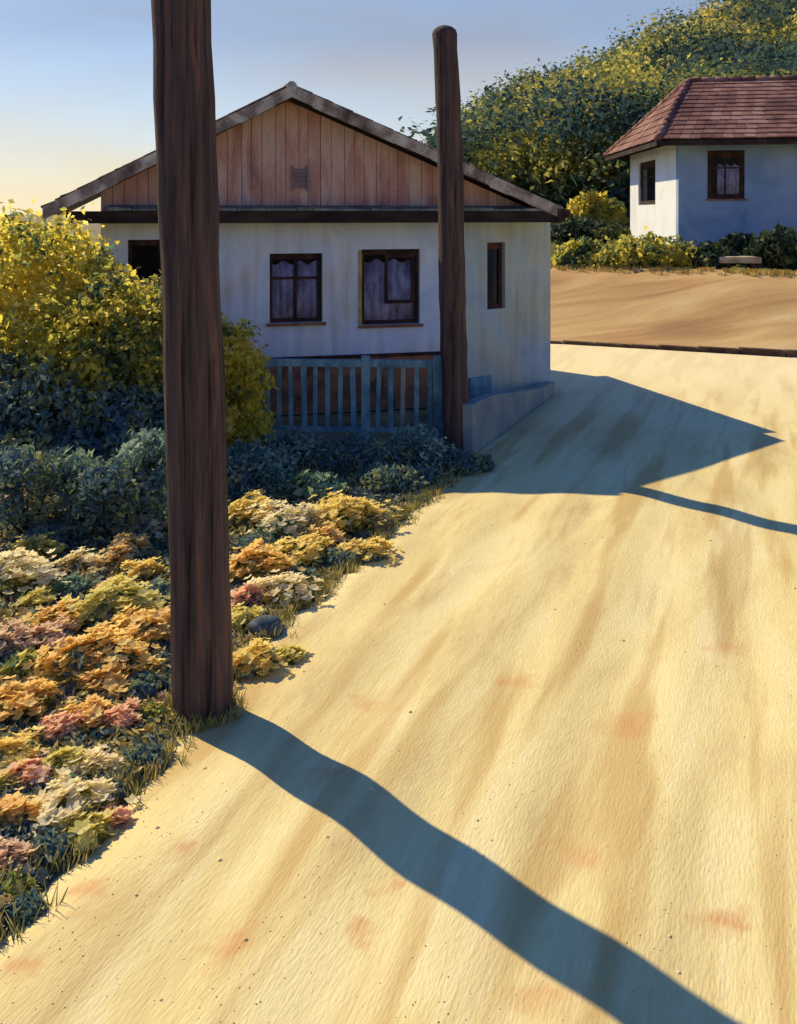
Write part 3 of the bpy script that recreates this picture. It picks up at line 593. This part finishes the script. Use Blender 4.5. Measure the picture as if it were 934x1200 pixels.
# low shrubs in front of the railing, in shade
low = [('spreading grey-green shrub under the left end of the railing', 300, 548, 11.6, 46, 30, 'sage'), ('pale mint shrub with long leaves below the railing, nearest the lane', 368, 572, 10.95, 34, 20, 'mint'),
       ('grey-green shrub in front of the middle of the railing', 352, 528, 12.3, 44, 26, 'sage'), ('dark blue-green shrub in front of the right half of the railing', 430, 540, 12.0, 52, 30, 'blue'),
       ('grey-green shrub at the foot of the thinner pole', 492, 535, 12.2, 40, 34, 'sage'), ('low blue-green shrub at the point where bed, lane and shade meet', 462, 572, 11.2, 42, 20, 'blue'),
       ('dark blue-green shrub low behind the large pole', 240, 555, 10.6, 44, 34, 'blue'), ('small mint-leaved plant in the shade left of the large pole', 92, 550, 9.9, 28, 20, 'mint'),
       ('grey-green plant low in the shade beside the large pole', 178, 530, 9.7, 34, 24, 'sage'), ('dark blue-green shrub low at the left edge under the tall bush', 30, 552, 9.6, 55, 30, 'blue'),
       ('dark blue-green shrub under the round green-gold bush', 135, 566, 9.5, 50, 28, 'blue'), ('dark shrub between thinner pole and side wall', 545, 545, 12.0, 30, 16, 'blue')]
for (lb, x, y, Y, rw, rh, lf) in low:
    c = at(x, y, Y); s = Y / F; c.z = max(c.z, .05)
    lbs = [(c.x + dx * rw * s, c.y + R.uniform(-.15, .15), max(.06, c.z + dz * rh * s), rw * s * .6, rw * s * .6, max(rh * s * .8, .12)) for dx, dz in ((0, .1), (-.5, -.1), (.5, -.15), (.15, -.3), (-.2, .2))]
    if c.z > .3: lbs += [(c.x + q * rw * s, c.y + R.uniform(-.1, .1), c.z * .42, rw * s * .55, rw * s * .55, c.z * .5) for q in (-.6, 0, .6)]
    shrub('shrub', lb, 'shrub', (c.x, c.y, gh(c.x, c.y) - .03), lbs, 2300 if lf != 'mint' else 520, .042 if lf != 'mint' else .075, lf, stem=.015, asp=.4)

# ------------------------------------------------------------------ planting on the bank
bankp = [('yellow-green shrub on the bank, nearest the gabled house', 690, 302, 27.5, 40, 24, 'olive', 3800), ('wide sunlit shrub on the bank below the white side of the far house', 765, 300, 27.2, 62, 27, 'olive', 5200),
         ('small dark shrub beside the pale stone slab on the bank', 835, 300, 26.6, 24, 17, 'dark', 1500), ('dark green shrub at the right edge in front of the far house', 920, 290, 26.0, 34, 26, 'dark', 3200),
         ('golden bush behind the gabled house, under the wooded hill', 697, 248, 44, 32, 26, 'yellow', 3000), ('dark bush between the two houses', 690, 272, 38, 46, 18, 'dark', 3000),
         ('low dark bush under the window of the far house', 870, 285, 28.3, 30, 12, 'dark', 1500)]
for (lb, x, y, Y, rw, rh, lf, n) in bankp:
    c = at(x, y, Y); s = Y / F; g = hill_z(c.x, c.y)
    lbs = [(c.x + dx * rw * s, c.y + R.uniform(-.4, .4), c.z + dz * rh * s, rw * s * .5, rw * s * .5, rh * s * .7) for dx, dz in ((0, .2), (-.6, -.1), (.6, -.15), (.2, -.4), (-.3, .1), (-.15, -.5))]
    shrub('shrub', lb, 'shrub', (c.x, c.y, g - .05), lbs, n, .09 * max(1, Y / 30), lf, stem=.05)
# pale stone slab
bm = bmesh.new(); c = at(866, 314, 26.2); P = basis((c.x, c.y), (1, -.1), (.1, 1)); g = hill_z(c.x, c.y) - .1
t = thing('stone_bench', 'pale flat stone bench on the bank in front of the far house', 'bench', (c.x, c.y, g))
bx(bm, P, -.55, .5, -.3, .3, g + .33, g + .5); o = obj('slab', bm, mat('pale_stone', [(150, 132, 104), (196, 178, 144), (206, 192, 166)], scale=3), t, bevel=.03)
for s in (-.4, .25):
    bm = bmesh.new(); bx(bm, P, s, s + .18, -.22, .22, g, g + .328); obj('support', bm, m_kerb, t, bevel=.02)

# ------------------------------------------------------------------ wooded hillside
def wood():
    lobes = []
    rr = random.Random(5); k = 0
    while k < 520:
        Y = 46 + 60 * rr.random() ** .8; r = rr.uniform(.0, .44); X = r * Y; z = hill_z(X, Y)
        if z < 1.4: continue
        k += 1; s = rr.uniform(1.5, 3.0); hgt = s * rr.uniform(.9, 1.3)
        lobes.append((X, Y, z + hgt * .8, s, s, hgt))
        for q in range(3): lobes.append((X + rr.uniform(-1, 1) * s * .8, Y + rr.uniform(-1, 1) * s * .8, z + hgt * (.5 + rr.random() * .9), s * .5, s * .5, s * .5))
    V, Fc = leaves(lobes, 330000, .19, flat=.5, shell=(.75, 1.06), loose=0)
    tagp(npmesh('woodland', V, Fc, LEAF['wood']), kind='stuff', label='yellow-green and dark wooded hillside behind the houses', cat='woodland')
wood()

# ------------------------------------------------------------------ flower bed
def blossoms(c, rx_, rz_, n, size):
    c = np.array(c); d = NR.normal(size=(n, 3)); d[:, 2] = np.abs(d[:, 2]) + .15; d /= np.linalg.norm(d, axis=1)[:, None]
    sp = np.where(NR.random((n, 1)) < .2, NR.uniform(1.05, 1.7, (n, 1)), NR.uniform(.85, 1.12, (n, 1))); el = NR.uniform(.8, 1.25)
    P = c + d * np.array([rx_ * el, rx_ / el, rz_]) * sp * (1 + .22 * np.sin(np.arctan2(d[:, 1:2], d[:, 0:1]) * 3 + NR.uniform(0, 6))); P[:, 2] -= (sp[:, 0] > 1.2) * rz_ * .35; V = []; Fc = []
    up = d * .35 + np.array([-.2, .15, .8]) + NR.normal(size=(n, 3)) * .22; up /= np.linalg.norm(up, axis=1)[:, None]
    for i in range(n):
        nn = up[i]; a = np.cross(nn, [1, .1, 0]); a /= np.linalg.norm(a); b = np.cross(nn, a); s = size * NR.uniform(.7, 1.3); ph = NR.uniform(0, 6.3)
        for k in range(5):
            t = ph + k * 2 * math.pi / 5; e = a * math.cos(t) + b * math.sin(t); f = a * -math.sin(t) + b * math.cos(t); i0 = len(V)
            V += [P[i], P[i] + e * s * .6 - f * s * .38 + nn * s * .15, P[i] + e * s + nn * s * .3, P[i] + e * s * .6 + f * s * .38 + nn * s * .15]; Fc.append((i0, i0 + 1, i0 + 2, i0 + 3))
    return V, Fc
FL = {'yellow': [(244, 220, 128), (252, 234, 156)], 'orange': [(248, 212, 130), (252, 224, 150)], 'cream': [(246, 232, 186), (252, 242, 210)], 'coral': [(244, 200, 166), (250, 214, 184)],
      'pink': [(228, 196, 166), (240, 214, 184)], 'tan': [(236, 202, 136), (246, 220, 158)], 'lime': [(226, 212, 124), (240, 230, 152)]}
FM = {k: mat(k + '_petals', v, scale=8, trans=.5, island=.6, bump=0, rough=.6) for k, v in FL.items()}
words = {'yellow': 'yellow', 'orange': 'orange-yellow', 'cream': 'cream', 'coral': 'salmon', 'pink': 'dusty pink', 'tan': 'tan-orange', 'lime': 'lime-yellow'}
flowers = [
 (31, 593, 60, 'pink', 'at the left edge, in the back row of the bed'), (110, 598, 56, 'cream', 'in the back row, well left of the large pole'), (162, 618, 40, 'cream', 'small, just left of the large pole in the back row'),
 (149, 644, 46, 'tan', 'left of the large pole, above a small bright yellow one'), (167, 667, 30, 'yellow', 'smallest of the bright yellow ones, left of the large pole'), (46, 640, 38, 'lime', 'near the left edge, above the big pale one'),
 (12, 672, 72, 'cream', 'largest pale one, cut by the left edge'), (134, 686, 26, 'coral', 'a thin streak above the big lime one'), (139, 708, 72, 'lime', 'the largest of its colour, left of the large pole'),
 (72, 722, 42, 'orange', 'low and round, between the left edge and the big lime one'), (60, 748, 44, 'pink', 'below the round orange one, near the left edge'), (178, 737, 58, 'orange', 'touching the left side of the large pole'),
 (113, 772, 80, 'orange', 'the widest of all, in the middle of the bed'), (126, 800, 44, 'orange', 'small, just under the widest one'), (15, 752, 50, 'pink', 'cut by the left edge at mid bed'),
 (26, 822, 56, 'orange', 'large, at the left edge level with the foot of the large pole'), (72, 848, 38, 'coral', 'round, left of the foot of the large pole'), (144, 838, 34, 'coral', 'beside the foot of the large pole'),
 (103, 836, 40, 'orange', 'between the two coral ones by the foot of the pole'), (77, 888, 34, 'lime', 'just below the round coral one'), (116, 893, 38, 'cream', 'tall and narrow, at the lane edge below the large pole'),
 (15, 878, 44, 'yellow', 'at the left edge, below the large orange one'), (31, 904, 36, 'coral', 'near the left edge, above a broad cream one'), (84, 937, 62, 'cream', 'broad, at the lane edge in the lower part of the bed'),
 (15, 952, 46, 'orange', 'at the left edge, beside the broad cream one'), (128, 953, 28, 'coral', 'smallest, alone on the lane edge'), (98, 970, 42, 'lime', 'at the lane edge, below the broad cream one'),
 (10, 1004, 40, 'pink', 'lowest at the left edge'), (295, 598, 50, 'yellow', 'in the back row, just right of the large pole'), (338, 612, 60, 'cream', 'in the back row under the mint shrub'),
 (404, 604, 62, 'yellow', 'wide, at the back of the bed next to the shade'), (303, 662, 58, 'orange', 'large, right against the right side of the large pole'), (356, 645, 50, 'yellow', 'in the middle of the bed right of the pole'),
 (429, 642, 40, 'yellow', 'out at the tip of the bed on the lane edge'), (382, 628, 34, 'tan', 'between the yellow ones right of the pole'), (332, 694, 50, 'cream', 'on the lane edge above the dark stone'),
 (292, 702, 34, 'coral', 'a low streak right of the large pole'), (300, 772, 46, 'yellow', 'on the lane edge right of the pole, below the dark stone'), (285, 728, 34, 'lime', 'small, beside the right side of the pole'),
 (336, 769, 26, 'lime', 'tiny, alone out on the lane sand'), (215, 612, 40, 'tan', 'partly behind the large pole in the back row'), (60, 800, 30, 'lime', 'small, above the large orange one at the left edge'),
 (45, 700, 30, 'lime', 'small, under the big pale one at the left edge'), (150, 765, 30, 'yellow', 'small, at the right of the widest one'), (95, 655, 30, 'cream', 'small, between the cream and lime ones left of pole'), (6, 915, 30, 'lime', 'small, cut by the left edge in the lower bed')]
for (x, y, wpx, colr, where) in flowers:
    g = px2g(x, y + wpx * .22); s = g[1] / F; r = wpx * s * .62; hz = r * .6; z0 = gh(g[0], g[1]) - .03
    t = thing('flowering_plant', words[colr] + ' flower clump ' + where, 'flowering plant', (g[0], g[1], z0), 'flower clumps in the roadside bed')
    V, Fc = leaves([(g[0], g[1], z0 + hz * .5, r * .9, r * .9, hz * .75)], int(300 + 2600 * r * r * 6), .03, asp=.4); V[:, 2] = np.maximum(V[:, 2], z0 + .005)
    npmesh('foliage', V, Fc, LEAF['blue' if colr in ('coral', 'pink') else 'olive' if R.random() < .6 else 'sage'], t)
    V, Fc = blossoms((g[0], g[1], z0 + hz * .55), r * .95, hz * .95, int(70 + 2600 * r * r * 1.15), .042); npmesh('blossoms', V, Fc, FM[colr], t)
# leafy plants without flowers
for (x, y, wpx, lf, where) in [(85, 683, 44, 'mint', 'mint-green leafy plant among the flowers left of the pole'), (168, 800, 52, 'blue', 'long blue-green leafy plant left of the pole foot'), (177, 832, 34, 'olive', 'small olive plant against the left of the pole foot'),
       (57, 990, 52, 'blue', 'blue-green leafy plant at the lane edge in the lower bed'), (15, 1042, 46, 'olive', 'olive leafy plant in the bottom corner of the bed'), (30, 776, 50, 'olive', 'olive leafy plant near the left edge at mid bed'),
       (300, 634, 44, 'blue', 'dark blue-green plant right of the pole between yellow clumps'), (350, 672, 40, 'blue', 'dark blue-green plant on the lane edge right of the pole'), (165, 880, 46, 'blue', 'blue-green plant on the lane edge below the pole'),
       (395, 650, 40, 'blue', 'dark blue-green plant near the tip of the bed'), (60, 622, 60, 'blue', 'blue-green plant in the back row near the left edge'), (190, 690, 46, 'blue', 'blue-green plant against the left side of the large pole'), (128, 915, 36, 'blue', 'small blue-green plant on the lane edge beside the broad cream clump'), (28, 1060, 40, 'blue', 'lowest blue-green plant, at the bottom tip of the bed')]:
    g = px2g(x, y + wpx * .2); s = g[1] / F; r = wpx * s * .5; z0 = gh(g[0], g[1]) - .03
    t = thing('leafy_plant', where, 'plant', (g[0], g[1], z0), 'leafy plants in the roadside bed')
    V, Fc = leaves([(g[0], g[1], z0 + r * .3, r, r * .9, r * .5)], int(500 + 9000 * r * r), .045, asp=.35, flat=.3); V[:, 2] = np.maximum(V[:, 2], z0 + .005)
    npmesh('foliage', V, Fc, LEAF[lf], t); obj('stem', stems((g[0], g[1], z0), [(g[0], g[1], z0 + r * .5, r, r, r)], .008), m_bark, t)
# dark stone at the lane edge
g = px2g(313, 742); bm = bmesh.new(); bmesh.ops.create_icosphere(bm, subdivisions=3, radius=1)
for v in bm.verts:
    k = 1 + .25 * noise.noise(v.co * 1.4); v.co = Vector((v.co.x * .13 * k + g[0], v.co.y * .11 * k + g[1], v.co.z * .085 * k + .04))
tagp(obj('stone', bm, mat('blue_grey_stone', [(48, 58, 66), (74, 86, 94), (104, 114, 116)], scale=8), None, True), 'dark blue-grey stone on the lane edge right of the large pole', 'stone')
# ground cover across the bed
def cover():
    n = 52000; Y = NR.uniform(3.9, 12.6, n); e = np.array([edge(y) for y in Y]); X = e - NR.random(n) ** 1.25 * np.minimum(5.5, (Y * .42 + e + .4)) + NR.normal(size=n) * .03
    Z = np.array([gh(a, b) - .03 for a, b in zip(X, Y)]) + NR.random(n) * .07
    P = np.stack([X, Y, Z], 1); nrm = NR.normal(size=(n, 3)) * .6; nrm[:, 2] += .9; nrm /= np.linalg.norm(nrm, axis=1)[:, None]
    a = np.cross(nrm, NR.normal(size=(n, 3))); a /= np.linalg.norm(a, axis=1)[:, None]; b = np.cross(nrm, a); s = .035 * NR.uniform(.5, 1.4, n)[:, None]
    V = np.stack([P - a * s, P - b * s * .45, P + a * s, P + b * s * .45], axis=1).reshape(-1, 3)
    m = mat('ground_cover_leaves', [(62, 84, 96), (92, 112, 114), (150, 146, 100), (214, 188, 104), (190, 160, 130)], scale=1.8, trans=.2, island=.3, bump=0, rough=.7)
    tagp(npmesh('ground_cover', V, np.arange(4 * n).reshape(n, 4), m), kind='stuff', label='dark low ground cover between the flower clumps', cat='ground cover')
cover()

# grit, small stones and fallen petals on the lane; tufts on the bank
def grit():
    n = 5200; Y = 3.6 + 14 * NR.random(n) ** 1.6; e = np.array([edge(y) for y in Y]); X = e + .1 + NR.random(n) ** 1.5 * (6.5 - e); V = []; Fc = []
    for x, y in zip(X, Y):
        s = float(NR.uniform(.002, .0055) * (1 + (NR.random() < .03) * 1.6)); z = road_h(x, y) + s * .05; i = len(V); q = NR.uniform(.7, 1.3, 6) * s
        V += [(x + q[0], y, z), (x, y + q[1], z), (x - q[2], y, z), (x, y - q[3], z), (x, y, z + q[4] * .7), (x, y, z - s)]
        for a, b in ((0, 1), (1, 2), (2, 3), (3, 0)): Fc += [(i + a, i + b, i + 4), (i + b, i + a, i + 5)]
    tagp(npmesh('gravel', V, Fc, mat('pale_grit', [(196, 172, 128), (222, 200, 150), (240, 224, 184)], scale=20, bump=0)), kind='stuff', label='fine pale grit scattered over the sandy lane', cat='gravel')
grit()
def tufts():
    V = []; Fc = []; rr = random.Random(3)
    for k in range(420):
        x = rr.uniform(2.5, 15); t = rr.uniform(.9, 1.06); y = bank_y(x) + 4 * t; z = 1.52 * (sstep(0, 1, t) * .5 + .5 * min(1, t)) + .05; h = rr.uniform(.03, .10) * (1 if t > .8 else .5)
        for q in range(14):
            a = rr.uniform(0, 6.28); d = rr.uniform(.02, .1); i = len(V); cx, cy = x + math.cos(a) * d, y + math.sin(a) * d; wd = .012
            V += [(cx - wd, cy, z - .05), (cx + wd, cy, z - .05), (cx + math.cos(a) * h * .6 + wd * .3, cy + math.sin(a) * h * .6, z + h), (cx + math.cos(a) * h * .6 - wd * .3, cy + math.sin(a) * h * .6, z + h)]; Fc.append((i, i + 1, i + 2, i + 3))
    tagp(npmesh('grass', V, Fc, mat('dry_grass', [(120, 108, 60), (180, 158, 90), (216, 190, 120)], scale=6, bump=0, island=.4, trans=.3)), kind='stuff', label='dry grass tufts on the ochre bank', cat='grass')
tufts()
def verge():
    V = []; Fc = []; rr = random.Random(8)
    for k in range(520):
        if k < 60: a = rr.uniform(0, 6.28); x, y = b1[0] + math.cos(a) * .21, b1[1] + math.sin(a) * .21
        else: y = rr.uniform(3.9, 11.5); x = edge(y) + rr.gauss(0, .07)
        z = gh(x, y); h = rr.uniform(.03, .09)
        for q in range(8):
            a = rr.uniform(0, 6.28); i = len(V); cx, cy = x + rr.uniform(-.03, .03), y + rr.uniform(-.03, .03); wd = .005; lx, ly = math.cos(a) * h * .7, math.sin(a) * h * .7
            V += [(cx - wd, cy, z - .04), (cx + wd, cy, z - .04), (cx + lx + .001, cy + ly, z + h), (cx + lx - .001, cy + ly, z + h)]; Fc.append((i, i + 1, i + 2, i + 3))
    tagp(npmesh('grass', V, Fc, mat('verge_grass', [(96, 110, 80), (160, 150, 88), (214, 194, 124)], scale=5, bump=0, island=.4, trans=.3)), kind='stuff', label='short grass along the lane edge and round the foot of the large pole', cat='grass')
verge()
